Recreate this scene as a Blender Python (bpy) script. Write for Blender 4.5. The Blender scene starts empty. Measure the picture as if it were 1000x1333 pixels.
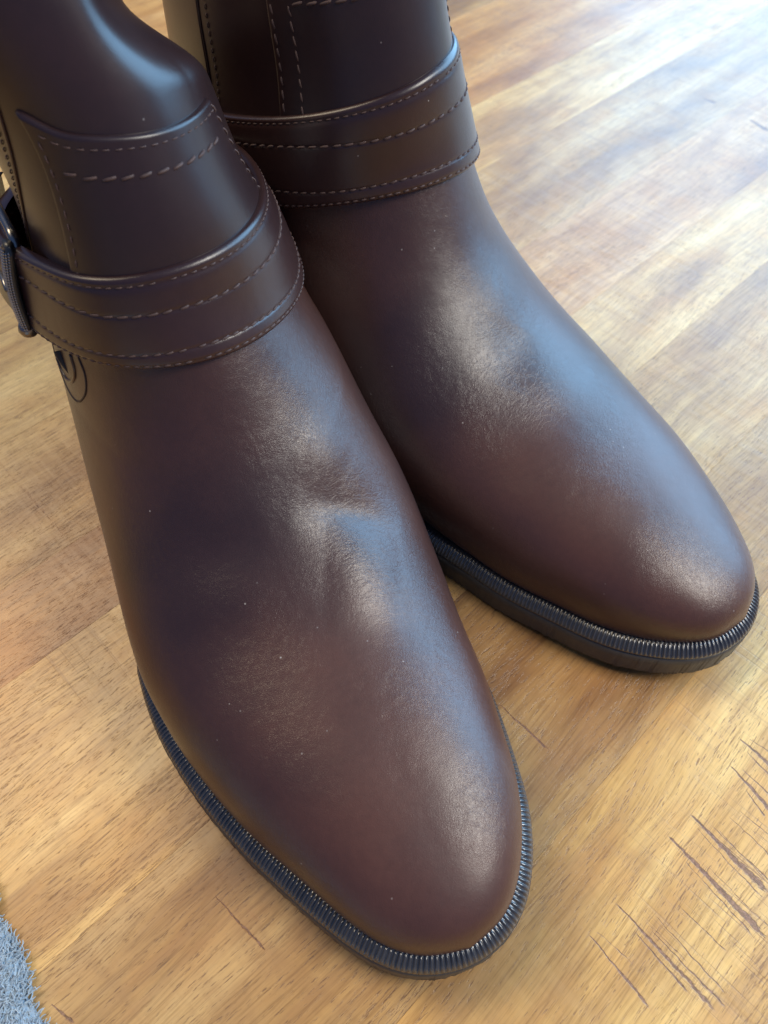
import bpy, bmesh, math, random
import numpy as np
from mathutils import Vector, Matrix
from mathutils.bvhtree import BVHTree
R = math.radians
rng = np.random.default_rng(7)
random.seed(7)
S = bpy.context.scene
COL = S.collection

# ------------------------------------------------------------------ camera
FPX = 993.0                      # focal length in photo pixels (1000 x 1333)
PITCH = R(54.25)
CAMZ = 0.2776
cam = bpy.data.cameras.new('camera'); camo = bpy.data.objects.new('camera', cam); COL.objects.link(camo)
cam.sensor_fit = 'VERTICAL'; cam.sensor_height = 36.0; cam.lens = FPX / 1333 * 36
cam.clip_start = 0.01; cam.clip_end = 100
camo.location = (0, 0, CAMZ)
camo.rotation_euler = (math.pi / 2 - PITCH, 0, 0)
cam.dof.use_dof = True; cam.dof.focus_distance = 0.25; cam.dof.aperture_fstop = 15.0
S.camera = camo

# ------------------------------------------------------------------ light
S.view_settings.view_transform = 'Standard'; S.view_settings.look = 'None'
S.view_settings.gamma = 1; S.view_settings.exposure = 0.1
w = bpy.data.worlds.new('World'); S.world = w; w.use_nodes = True
bg = w.node_tree.nodes['Background']
bg.inputs[0].default_value = (0.24, 0.45, 1.0, 1); bg.inputs[1].default_value = 0.30

def window_light(name, az, el, dist, sx, sy, power, color):
    """area lamp standing where a window of the room is: az from +Y towards +X, el above the table"""
    l = bpy.data.lights.new(name, 'AREA'); l.shape = 'RECTANGLE'; l.size = sx; l.size_y = sy
    l.energy = power; l.color = color
    o = bpy.data.objects.new(name, l); COL.objects.link(o)
    d = Vector((math.sin(R(az)) * math.cos(R(el)), math.cos(R(az)) * math.cos(R(el)), math.sin(R(el))))
    tgt = Vector((0.02, 0.2, 0.05))
    o.location = tgt + d * dist
    o.rotation_euler = d.to_track_quat('Z', 'Y').to_euler()
    return o
window_light('window_light', 47, 26, 2.2, 2.8, 1.5, 98, (0.31, 0.64, 1.0))
window_light('side_window_light', 104, 44, 2.4, 0.9, 1.0, 50, (1.0, 0.95, 0.86))
window_light('room_light', -60, 55, 2.3, 1.1, 1.1, 34, (1.0, 0.83, 0.58))

# ------------------------------------------------------------------ helpers
def ray(px, py):
    x = (px - 500) / FPX; y = (666.5 - py) / FPX
    d = Vector((x, math.cos(PITCH) + y * math.sin(PITCH), -math.sin(PITCH) + y * math.cos(PITCH)))
    return Vector((0, 0, CAMZ)), d
def floor_at(px, py, z=0.0):
    o, d = ray(px, py); k = (z - o.z) / d.z
    return o + d * k

def mesh_obj(name, verts, faces, mat, parent=None, smooth=True, kind=None, uvs=None):
    me = bpy.data.meshes.new(name)
    verts = np.asarray(verts, dtype=np.float32)
    me.from_pydata(verts.tolist(), [], faces if isinstance(faces, list) else faces.tolist())
    me.validate()
    if smooth: me.shade_smooth()
    me.materials.append(mat)
    o = bpy.data.objects.new(name, me); COL.objects.link(o)
    if parent: o.parent = parent
    if kind: o['kind'] = kind
    return o
def grid_faces(n, m, wrap_m=False, wrap_n=False):
    a = np.arange(n if wrap_n else n - 1)[:, None]; b = np.arange(m if wrap_m else m - 1)[None, :]
    a2 = (a + 1) % n; b2 = (b + 1) % m
    f = np.stack([a * m + b + 0 * a2, a * m + b2, a2 * m + b2, a2 * m + b], -1)
    return f.reshape(-1, 4)

def catmull(P, n):
    """n samples through control rows P, by centripetal parameter"""
    P = np.asarray(P, float); d = np.r_[0, np.cumsum(np.maximum(np.linalg.norm(np.diff(P[:, :3], axis=0), axis=1), 1e-3) ** .5)]
    # monotone (pchip) interpolation
    t = np.linspace(0, d[-1], n); out = np.zeros((n, P.shape[1]))
    h = np.diff(d)
    for c in range(P.shape[1]):
        y = P[:, c]; dl = np.diff(y) / h; m = np.zeros(len(y))
        for i in range(1, len(y) - 1):
            if dl[i - 1] * dl[i] > 0:
                w1 = 2 * h[i] + h[i - 1]; w2 = h[i] + 2 * h[i - 1]
                m[i] = (w1 + w2) / (w1 / dl[i - 1] + w2 / dl[i])
        m[0] = dl[0]; m[-1] = dl[-1]
        k = np.clip(np.searchsorted(d, t, 'right') - 1, 0, len(h) - 1); s = (t - d[k]) / h[k]
        out[:, c] = (2*s**3 - 3*s**2 + 1) * y[k] + (s**3 - 2*s**2 + s) * h[k] * m[k] + (-2*s**3 + 3*s**2) * y[k+1] + (s**3 - s**2) * h[k] * m[k+1]
    return out
def gsmooth(A, sig, keep_ends=True):
    r = int(3 * sig + 1); k = np.exp(-np.arange(-r, r + 1) ** 2 / (2 * sig * sig)); k /= k.sum()
    # odd reflection keeps the end values
    B = np.vstack([2 * A[0] - A[r:0:-1], A, 2 * A[-1] - A[-2:-r - 2:-1]])
    return np.stack([np.convolve(B[:, c], k, 'valid') for c in range(A.shape[1])], 1)

# ------------------------------------------------------------------ materials
def new_mat(name):
    m = bpy.data.materials.new(name); m.use_nodes = True
    nt = m.node_tree; return m, nt, nt.nodes['Principled BSDF']
def N(nt, t, **kw):
    n = nt.nodes.new(t)
    for k, v in kw.items(): setattr(n, k, v)
    return n
def mix(nt, f, a, b, mode='MIX'):
    n = N(nt, 'ShaderNodeMix', data_type='RGBA', blend_type=mode)
    for s, v in ((0, f), (6, a), (7, b)):
        if isinstance(v, (int, float)): n.inputs[s].default_value = v
        elif isinstance(v, tuple): n.inputs[s].default_value = (*v, 1)
        else: nt.links.new(v, n.inputs[s])
    return n.outputs[2]
def math_(nt, op, a, b=None, c=None, clamp=False):
    n = N(nt, 'ShaderNodeMath', operation=op, use_clamp=clamp)
    for i, v in enumerate((a, b, c)):
        if v is None: continue
        if isinstance(v, (int, float)): n.inputs[i].default_value = v
        else: nt.links.new(v, n.inputs[i])
    return n.outputs[0]
def noise(nt, vec, scale, detail=3, rough=.5, dist=0):
    n = N(nt, 'ShaderNodeTexNoise'); nt.links.new(vec, n.inputs['Vector'])
    n.inputs['Scale'].default_value = scale; n.inputs['Detail'].default_value = detail
    n.inputs['Roughness'].default_value = rough; n.inputs['Distortion'].default_value = dist
    return n.outputs[0]
def ramp(nt, f, stops, interp='LINEAR'):
    n = N(nt, 'ShaderNodeValToRGB'); nt.links.new(f, n.inputs[0]); cr = n.color_ramp; cr.interpolation = interp
    while len(cr.elements) < len(stops): cr.elements.new(.5)
    for e, (p, c) in zip(cr.elements, stops):
        e.position = p; e.color = (*c, 1) if isinstance(c, tuple) else (c, c, c, 1)
    return n.outputs[0]
def scaled(nt, vec, s, rot=None):
    if rot:
        r_ = N(nt, 'ShaderNodeMapping'); nt.links.new(vec, r_.inputs[0]); r_.inputs['Rotation'].default_value = rot; vec = r_.outputs[0]
    n = N(nt, 'ShaderNodeMapping'); nt.links.new(vec, n.inputs[0]); n.inputs['Scale'].default_value = s
    return n.outputs[0]
def bump(nt, h, dist, strength=1.0, prev=None):
    n = N(nt, 'ShaderNodeBump'); n.inputs['Distance'].default_value = dist; n.inputs['Strength'].default_value = strength
    nt.links.new(h, n.inputs['Height'])
    if prev is not None: nt.links.new(prev, n.inputs['Normal'])
    return n.outputs[0]

def leather(name, base, dark, rough, grain=1.0, coat=.25, crease=None, boot=None):
    m, nt, b = new_mat(name)
    tc = N(nt, 'ShaderNodeTexCoord').outputs['Object']
    n1 = noise(nt, tc, 9, 3, .55)
    c = mix(nt, ramp(nt, n1, [(.40, 0.), (.64, 1.)]), dark, base)
    n2 = noise(nt, tc, 420, 3, .6)
    c = mix(nt, .25, c, ramp(nt, n2, [(.3, (.45, .45, .45)), (.7, (1., 1., 1.))]), 'MULTIPLY')
    # dust specks
    v = N(nt, 'ShaderNodeTexVoronoi'); nt.links.new(tc, v.inputs['Vector']); v.inputs['Scale'].default_value = 260
    sp = math_(nt, 'LESS_THAN', v.outputs['Distance'], .075)
    pick = N(nt, 'ShaderNodeSeparateColor'); nt.links.new(v.outputs['Color'], pick.inputs[0])
    sp = math_(nt, 'MULTIPLY', sp, math_(nt, 'GREATER_THAN', pick.outputs[0], .86 if crease else .97))
    sp = math_(nt, 'MULTIPLY', sp, ramp(nt, noise(nt, tc, 22, 2), [(.45, 0.), (.6, 1.)]))
    c = mix(nt, math_(nt, 'MULTIPLY', sp, .45), c, (.55, .5, .46))
    nt.links.new(c, b.inputs['Base Color'])
    # wrinkled leather grain: voronoi cells stretched by noise, at two sizes
    wv = N(nt, 'ShaderNodeVectorMath', operation='ADD'); nt.links.new(tc, wv.inputs[0])
    nn = N(nt, 'ShaderNodeTexNoise'); nt.links.new(tc, nn.inputs['Vector']); nn.inputs['Scale'].default_value = 260; nn.inputs['Detail'].default_value = 2
    sc = N(nt, 'ShaderNodeVectorMath', operation='SCALE'); nt.links.new(nn.outputs['Color'], sc.inputs[0]); sc.inputs['Scale'].default_value = .003
    nt.links.new(sc.outputs[0], wv.inputs[1])
    v1 = N(nt, 'ShaderNodeTexVoronoi', feature='DISTANCE_TO_EDGE'); nt.links.new(wv.outputs[0], v1.inputs['Vector']); v1.inputs['Scale'].default_value = 2100
    h1 = ramp(nt, v1.outputs[0], [(0., 0.), (.25, 1.)])
    v2 = noise(nt, scaled(nt, wv.outputs[0], (1, .5, .6)), 1300, 3, .55)
    area = ramp(nt, noise(nt, tc, 26, 2), [(.35, .25), (.65, 1.)])
    h = math_(nt, 'ADD', math_(nt, 'MULTIPLY', h1, .35), v2)
    nb = bump(nt, math_(nt, 'MULTIPLY', h, area), .00013 * grain, .6)
    nb = bump(nt, noise(nt, tc, 75, 2, .5), .0009 * grain, .22, nb)
    if crease:
        # fine wrinkles that run across the foot where it flexes
        dn = N(nt, 'ShaderNodeVectorMath', operation='DISTANCE'); nt.links.new(tc, dn.inputs[0]); dn.inputs[1].default_value = crease
        near = ramp(nt, math_(nt, 'MULTIPLY', dn.outputs['Value'], 20.), [(.15, 1.), (.85, 0.)], 'EASE')
        yaw = math.atan2(boot.f[1], boot.f[0])
        wr = noise(nt, scaled(nt, wv.outputs[0], (560, 150, 300), (0, 0, -yaw)), 1, 4, .6, .5)
        wr = math_(nt, 'ABSOLUTE', math_(nt, 'SUBTRACT', wr, .5))
        wr = ramp(nt, wr, [(0., 0.), (.10, 1.)])
        nb = bump(nt, math_(nt, 'MULTIPLY', wr, near), .00012, .35, nb)
    nt.links.new(nb, b.inputs['Normal'])
    rr = math_(nt, 'ADD', rough - .06, math_(nt, 'MULTIPLY', noise(nt, tc, 40, 3), .12))
    nt.links.new(math_(nt, 'ADD', rr, math_(nt, 'MULTIPLY', sp, .3)), b.inputs['Roughness'])
    b.inputs['Coat Weight'].default_value = coat; b.inputs['Coat Roughness'].default_value = .28
    nt.links.new(nb, b.inputs['Coat Normal'])
    return m
M = {}
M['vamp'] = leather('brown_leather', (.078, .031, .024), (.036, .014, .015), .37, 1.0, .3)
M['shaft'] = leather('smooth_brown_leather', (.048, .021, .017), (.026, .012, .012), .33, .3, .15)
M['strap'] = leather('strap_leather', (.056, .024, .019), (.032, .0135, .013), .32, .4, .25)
def simple(name, col, rough, metal=0, spec=.5):
    m, nt, b = new_mat(name); tc = N(nt, 'ShaderNodeTexCoord').outputs['Object']
    n = noise(nt, tc, 300, 4, .6)
    nt.links.new(mix(nt, n, tuple(x * .75 for x in col), tuple(min(1, x * 1.2) for x in col)), b.inputs['Base Color'])
    b.inputs['Metallic'].default_value = metal
    nt.links.new(math_(nt, 'ADD', rough - .08, math_(nt, 'MULTIPLY', noise(nt, tc, 160, 3), .16)), b.inputs['Roughness'])
    nt.links.new(bump(nt, n, .0001, .4), b.inputs['Normal'])
    b.inputs['Specular IOR Level'].default_value = spec
    return m
M['thread'] = simple('brown_thread', (.078, .044, .037), .7)
M['welt'] = simple('black_rubber_welt', (.050, .048, .050), .20, 0, 1.0)
M['thread_dark'] = simple('dark_brown_thread', (.03, .015, .012), .6)
M['sole'] = simple('black_rubber_sole', (.055, .050, .046), .5)
M['metal'] = simple('gunmetal', (.23, .22, .21), .28, 1)
M['dark'] = simple('dark_lining', (.02, .018, .018), .7)

# ------------------------------------------------------------------ boot shape (centimetres, x forward, y medial, z up)
# rows: front/top profile x,z | bottom/back profile x,z | medial half width, lateral half width | centre shift | height of widest | n_top | n_bottom
RINGS = [
(29.92, 1.78, 29.92, 1.45, 0.06, 0.03, 1.05, 0.5, 2.0, 2.0) ,
(29.68, 2.34, 29.68, 1.15, 1.13, 1.09, 1.02, 0.4, 2.1, 2.4) ,
(29.1, 2.95, 29.1, 1.1, 1.99, 2.03, 1.02, 0.35, 2.2, 2.6) ,
(27.95, 3.67, 27.95, 1.1, 2.81, 2.94, 1.04, 0.3, 2.3, 4.2) ,
(26.39, 4.4, 26.39, 1.1, 3.56, 3.77, 0.97, 0.28, 2.3, 4.2) ,
(24.6, 5.01, 24.6, 1.1, 4.15, 4.56, 0.78, 0.26, 2.25, 4.2) ,
(22.57, 5.55, 22.57, 1.1, 4.69, 5.3, 0.62, 0.25, 2.2, 4.2) ,
(20.3, 6.19, 20.3, 1.15, 5.06, 5.82, 0.39, 0.25, 2.1, 4.2) ,
(18.19, 7.21, 18.2, 1.35, 5.33, 6.05, 0.28, 0.26, 2.0, 4.2) ,
(16.45, 8.61, 14.6, 1.9, 5.51, 5.92, 0.23, 0.28, 1.95, 2.6) ,
(15.03, 10.2, 10.4, 2.5, 5.37, 5.53, 0.05, 0.33, 1.95, 2.4) ,
(14.03, 11.95, 5.0, 2.9, 5.13, 5.04, -0.2, 0.4, 2.0, 2.3) ,
(13.36, 13.56, 0.9, 4.2, 4.76, 4.47, -0.39, 0.48, 2.1, 2.2) ,
(12.93, 15.43, 0.35, 8.5, 4.14, 3.7, -0.25, 0.5, 2.2, 2.2) ,
(12.31, 17.72, 0.6, 13.0, 3.54, 3.3, -0.24, 0.5, 2.2, 2.2) ,
(11.7, 20.44, 0.6, 18.0, 3.5, 3.6, -0.69, 0.5, 2.2, 2.2) ,
(11.33, 22.28, 0.6, 22.0, 3.6, 3.96, -1.16, 0.5, 2.2, 2.2) ,
]
NT, NH = 300, 256
def spring(x): return np.where(x > 19, .75 * (np.maximum(x - 19, 0) / 10.3) ** 2, 0)
def sole_z(x):   # feather height
    xs = [0, 4, 8, 12, 16, 19, 30]; zs = [2.9, 2.9, 2.7, 2.2, 1.6, 1.25, 1.25]
    return np.interp(x, xs, zs) + spring(x)

class Boot:
    def __init__(self, loc, heading, mirror, dents, scale=1.0, lean=(0, 0), rings=RINGS):
        self.mirror = -1.0 if mirror else 1.0
        self.scale = scale * .01
        # heading: angle from -Y towards +X
        f = np.array([math.sin(heading), -math.cos(heading)]); l = np.array([-f[1], f[0]])   # l = local +y
        self.f, self.l = f, l; self.loc = np.array(loc)
        P = np.array(rings, float); C = gsmooth(catmull(P, NT), 3.0)
        C[0, 4] = C[0, 5] = .02
        C[:, 4:6] = np.maximum(C[:, 4:6], .02)
        th = np.linspace(0, 2 * np.pi, NH, endpoint=False)
        s = np.cos(th)[None]; q = np.sin(th)[None]
        xf, zf, xb, zb, wm, wl, c, hw, nt_, nb_ = [C[:, k:k + 1] for k in range(10)]
        up = s >= 0
        n = np.where(up, nt_, nb_)
        a = np.abs(s) ** (2 / n); bq = np.abs(q) ** (2 / n)
        h = np.where(up, hw + (1 - hw) * a, hw - hw * a)
        v = np.where(q >= 0, wm, -wl) * bq
        X = xb + (xf - xb) * h; Z = zb + (zf - zb) * h; Y = c + v
        Z = Z + spring(X)
        # shaft lean
        k = np.maximum(Z - 9, 0)
        X = X + lean[0] * k; Y = Y + lean[1] * k
        self.th = th
        G = np.stack([X, Y, Z], -1)
        for it in range(1):
            nm = self.normals(G)
            for d in dents: G = d(G, nm, th)
        self.G = G; self.Nn = self.normals(G)
        self.W = self.world(G); self.WN = self.world_dir(self.Nn)
    def normals(self, G):
        du = np.gradient(G, axis=0); dv = (np.roll(G, -1, 1) - np.roll(G, 1, 1))
        n = np.cross(dv, du); ln = np.linalg.norm(n, axis=-1, keepdims=True); n = n / np.maximum(ln, 1e-9)
        n[0] = [1, 0, 0]
        mid = G.mean(1, keepdims=True)
        if (n * (G - mid))[NT // 2].sum() < 0: n = -n; n[0] = [1, 0, 0]
        return n
    def world(self, G):
        G = np.asarray(G, float); sc = self.scale
        y = G[..., 1] * self.mirror
        xy = self.loc + (G[..., 0:1] * self.f + y[..., None] * self.l) * sc
        return np.concatenate([xy, G[..., 2:3] * sc], -1)
    def world_dir(self, n):
        y = n[..., 1] * self.mirror
        return np.concatenate([n[..., 0:1] * self.f + y[..., None] * self.l, n[..., 2:3]], -1)
    def local_pt(self, p):
        d = (np.array(p[:2]) - self.loc) / self.scale
        return np.array([d @ self.f, (d @ self.l) * self.mirror, p[2] / self.scale])
    def samp(self, i, j, off=0.0):
        """world point + normal at fractional ring i, column j (both arrays), lifted off (cm)"""
        i = np.clip(np.asarray(i, float), 0, NT - 1.001); j = np.asarray(j, float) % NH
        i0 = np.floor(i).astype(int); j0 = np.floor(j).astype(int) % NH; a = (i - i0)[..., None]; b = (j - np.floor(j))[..., None]
        j1 = (j0 + 1) % NH
        def L(A): return (A[i0, j0] * (1 - b) + A[i0, j1] * b) * (1 - a) + (A[i0 + 1, j0] * (1 - b) + A[i0 + 1, j1] * b) * a
        p = L(self.W); n = L(self.WN); n /= np.linalg.norm(n, axis=-1, keepdims=True)
        return p + n * np.asarray(off)[..., None] * .01, n
    def bvh(self):
        if not hasattr(self, '_b'):
            V = self.W.reshape(-1, 3); F = grid_faces(NT, NH, True)
            self._b = BVHTree.FromPolygons([tuple(v) for v in V.tolist()], F.tolist()); self._F = F
        return self._b
    def hit(self, px, py):
        """ring / column coordinates of the surface point seen at a photo pixel"""
        o, d = ray(px, py); loc, nn, idx, dist = self.bvh().ray_cast(o, d.normalized())
        if loc is None: return None
        i, j = divmod(idx, NH)
        p = np.array(loc); a = self.W[i, j]; u = self.W[i + 1, j] - a; v = self.W[i, (j + 1) % NH] - a
        A = np.stack([u, v], 1); s, *_ = np.linalg.lstsq(A, p - a, rcond=None)
        return i + float(np.clip(s[0], 0, 1)), j + float(np.clip(s[1], 0, 1))
    def plane_ring(self, p0, n, d, j):
        """ring coordinate where column j crosses the plane (local cm)"""
        n = np.asarray(n, float) / np.linalg.norm(n)
        D = (self.G - np.asarray(p0)) @ n            # NT x NH
        jj = np.asarray(j) % NH; j0 = np.floor(jj).astype(int) % NH; b = jj - np.floor(jj)
        Dj = D[:, j0] * (1 - b) + D[:, (j0 + 1) % NH] * b - d
        out = np.zeros(len(jj))
        for k in range(len(jj)):
            col = Dj[:, k]; s = np.where((col[:-1] < 0) & (col[1:] >= 0))[0]
            if len(s) == 0: out[k] = np.nan; continue
            i = s[-1]; out[k] = i + col[i] / (col[i] - col[i + 1])
        return out

# ------------------------------------------------------------------ pieces that lie on a boot
def strip_mesh(name, P, mat, parent, closed=False, kind=None):
    n, m = P.shape[:2]
    return mesh_obj(name, P.reshape(-1, 3), grid_faces(n, m, closed), mat, parent, kind=kind)
def band(boot, J, It, Ib, prof, extra=0.0):
    """J columns (m), rings of the top and bottom edge (m), profile [(v, lift)] -> m x k world points"""
    v = np.array([p[0] for p in prof]); o = np.array([p[1] for p in prof])
    I = It[:, None] + (Ib - It)[:, None] * v[None]
    ex = np.broadcast_to(np.asarray(extra, float).reshape(-1, 1) if np.ndim(extra) else extra, (len(J), 1))
    P, n = boot.samp(I, np.broadcast_to(J[:, None], I.shape), o[None] + ex)
    return P
def tube(P, r, k=6, ends=True):
    """round tube through points P (n,3), radius r scalar or (n,)"""
    P = np.asarray(P, float); n = len(P); T = np.gradient(P, axis=0); T /= np.linalg.norm(T, axis=1, keepdims=True) + 1e-12
    up = np.array([0, 0, 1.]) if abs(T[0][2]) < .9 else np.array([1., 0, 0])
    A = np.zeros_like(P); a = np.cross(T[0], up)
    for q in range(n):
        a = a - T[q] * (a @ T[q]); a /= np.linalg.norm(a) + 1e-12; A[q] = a
    B = np.cross(T, A); r = np.broadcast_to(np.asarray(r, float), (n,))
    an = np.linspace(0, 2 * np.pi, k, endpoint=False)
    V = P[:, None] + r[:, None, None] * (A[:, None] * np.cos(an)[None, :, None] + B[:, None] * np.sin(an)[None, :, None])
    F = grid_faces(n, k, True).tolist()
    if ends: F.append(list(range(k))[::-1]); F.append([(n - 1) * k + q for q in range(k)])
    return V.reshape(-1, 3), F
class Bag:
    def __init__(self): self.V = []; self.F = []; self.n = 0
    def add(self, V, F):
        F = F.tolist() if hasattr(F, 'tolist') else F
        self.V.append(np.asarray(V)); self.F += [[q + self.n for q in f] for f in F]; self.n += len(V)
    def build(self, name, mat, parent=None, kind=None):
        return mesh_obj(name, np.vstack(self.V), self.F, mat, parent, kind=kind)
def stitches(boot, I, J, off, pitch, length, rad, skew, parent, name='stitching'):
    """a row of single thread stitches along surface path (I, J)"""
    P, n = boot.samp(I, J, off)
    d = np.r_[0, np.cumsum(np.linalg.norm(np.diff(P, axis=0), axis=1))] * 100
    bag = Bag(); s = .05
    while s + length < d[-1]:
        L = length * random.uniform(.88, 1.08)
        q = s + L * np.array([0, .12, .35, .65, .88, 1.])
        pts = np.stack([np.interp(q, d, P[:, c]) for c in range(3)], 1)
        nn = np.stack([np.interp(q, d, n[:, c]) for c in range(3)], 1)
        t = pts[-1] - pts[0]; t /= np.linalg.norm(t); side = np.cross(nn[2], t)
        sk = skew * random.uniform(.7, 1.2)
        lift = np.array([-.055, -.012, .012, .014, -.006, -.055])
        pts = pts + nn * (lift[:, None] * .01) + side[None] * (np.linspace(-1, 1, 6)[:, None] * sk * .01)
        bag.add(*tube(pts, np.array([.7, 1, 1.1, 1.1, 1, .6]) * rad * .01, 6))
        s += pitch * random.uniform(.97, 1.03)
    return bag.build(name, M['thread'], parent, 'stuff')

def seg_dent(p, q, sig, amp, blunt=1.0):
    p = np.array(p, float); q = np.array(q, float)
    def f(G, nm, th):
        d = q - p; L = d @ d
        t = np.clip(((G - p) @ d) / max(L, 1e-9), 0, 1)
        r = np.linalg.norm(G - (p + t[..., None] * d), axis=-1)
        e = np.sin(np.pi * np.clip(t * .8 + .1, 0, 1)) if L > .01 else 1.0
        return G + nm * (amp * e * np.exp(-(r / sig) ** 2))[..., None]
    return f
def narrow_heel(G, nm, th):
    k = np.clip((11.0 - G[..., 0]) / 5, 0, 1) * np.clip((8.0 - G[..., 2]) / 5, 0, 1)
    k = k * k * (3 - 2 * k)
    out = G.copy(); out[..., 1] *= 1 - .34 * k
    return out
def big_noise(seed, amp):
    from mathutils import noise as mn
    def f(G, nm, th):
        H = np.zeros(G.shape[:2])
        sub = G[::4, ::4]
        for a in range(sub.shape[0]):
            for b in range(sub.shape[1]):
                H[a * 4, b * 4] = mn.noise(Vector((sub[a, b] * .30 + seed).tolist()))
        # bilinear fill
        ia = np.arange(G.shape[0]); a0 = np.minimum(ia // 4 * 4, (sub.shape[0] - 1) * 4); a1 = np.minimum(a0 + 4, (sub.shape[0] - 1) * 4); fa = ((ia - a0) / 4)[:, None]
        ib = np.arange(G.shape[1]); b0 = ib // 4 * 4; b1 = (b0 + 4) % G.shape[1]; fb = ((ib - b0) / 4)[None]
        h = (H[a0][:, b0] * (1 - fb) + H[a0][:, b1] * fb) * (1 - fa) + (H[a1][:, b0] * (1 - fb) + H[a1][:, b1] * fb) * fa
        h = gsmooth(h, 2.0)
        return G + nm * (amp * h)[..., None]
    return f

def sole_outline(b):
    xs = np.concatenate([29.88 - (np.linspace(0, 1, 40) ** 2) * 3.0, np.linspace(26.6, 3.0, 70)])
    G = b.G.reshape(-1, 3); low = G[(G[:, 2] < sole_z(G[:, 0]) + 2.4)]
    out = []
    for x in xs:
        rad = .05 + .25 * min(1, (29.95 - x) / 3)
        s = low[np.abs(low[:, 0] - x) < rad + .02]
        if len(s) < 4: continue
        out.append((x, s[:, 1].max(), s[:, 1].min()))
    out = np.array(out)
    tip = b.G[0].mean(0)
    back = out[-1]; cy = (back[1] + back[2]) / 2; w = (back[1] - back[2]) / 2
    an = np.linspace(0, np.pi, 24)[1:-1]
    heel = np.stack([back[0] - 2.2 * np.sin(an), cy + w * np.cos(an)], 1)
    L = np.vstack([[(tip[0] + .03, tip[1])], out[:, [0, 1]], heel, out[::-1][:, [0, 2]]])
    # resample closed curve
    C = np.vstack([L, L[:1]]); d = np.r_[0, np.cumsum(np.linalg.norm(np.diff(C, axis=0), axis=1))]
    def rs(C, n):
        d = np.r_[0, np.cumsum(np.linalg.norm(np.diff(C, axis=0), axis=1))]; t = np.linspace(0, d[-1], n + 1)
        return np.stack([np.interp(t, d, C[:, 0]), np.interp(t, d, C[:, 1])], 1)
    C = rs(C, 1200)[:-1]
    k = np.exp(-np.arange(-24, 25) ** 2 / (2 * 7.0 ** 2)); k /= k.sum()
    C = np.stack([np.convolve(np.r_[C[-24:, c], C[:, c], C[:24, c]], k, 'valid') for c in range(2)], 1)
    per = np.linalg.norm(np.diff(np.vstack([C, C[:1]]), axis=0), axis=1).sum()
    nrib = int(per / .150); n = nrib * 8
    C = rs(np.vstack([C, C[:1]]), n)[:-1]
    T = np.roll(C, -3, 0) - np.roll(C, 3, 0); T /= np.linalg.norm(T, axis=1, keepdims=True)
    nn = np.stack([T[:, 1], -T[:, 0]], 1)
    if (nn * (C - C.mean(0))).sum() < 0: nn = -nn
    return C, nn, nrib

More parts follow.
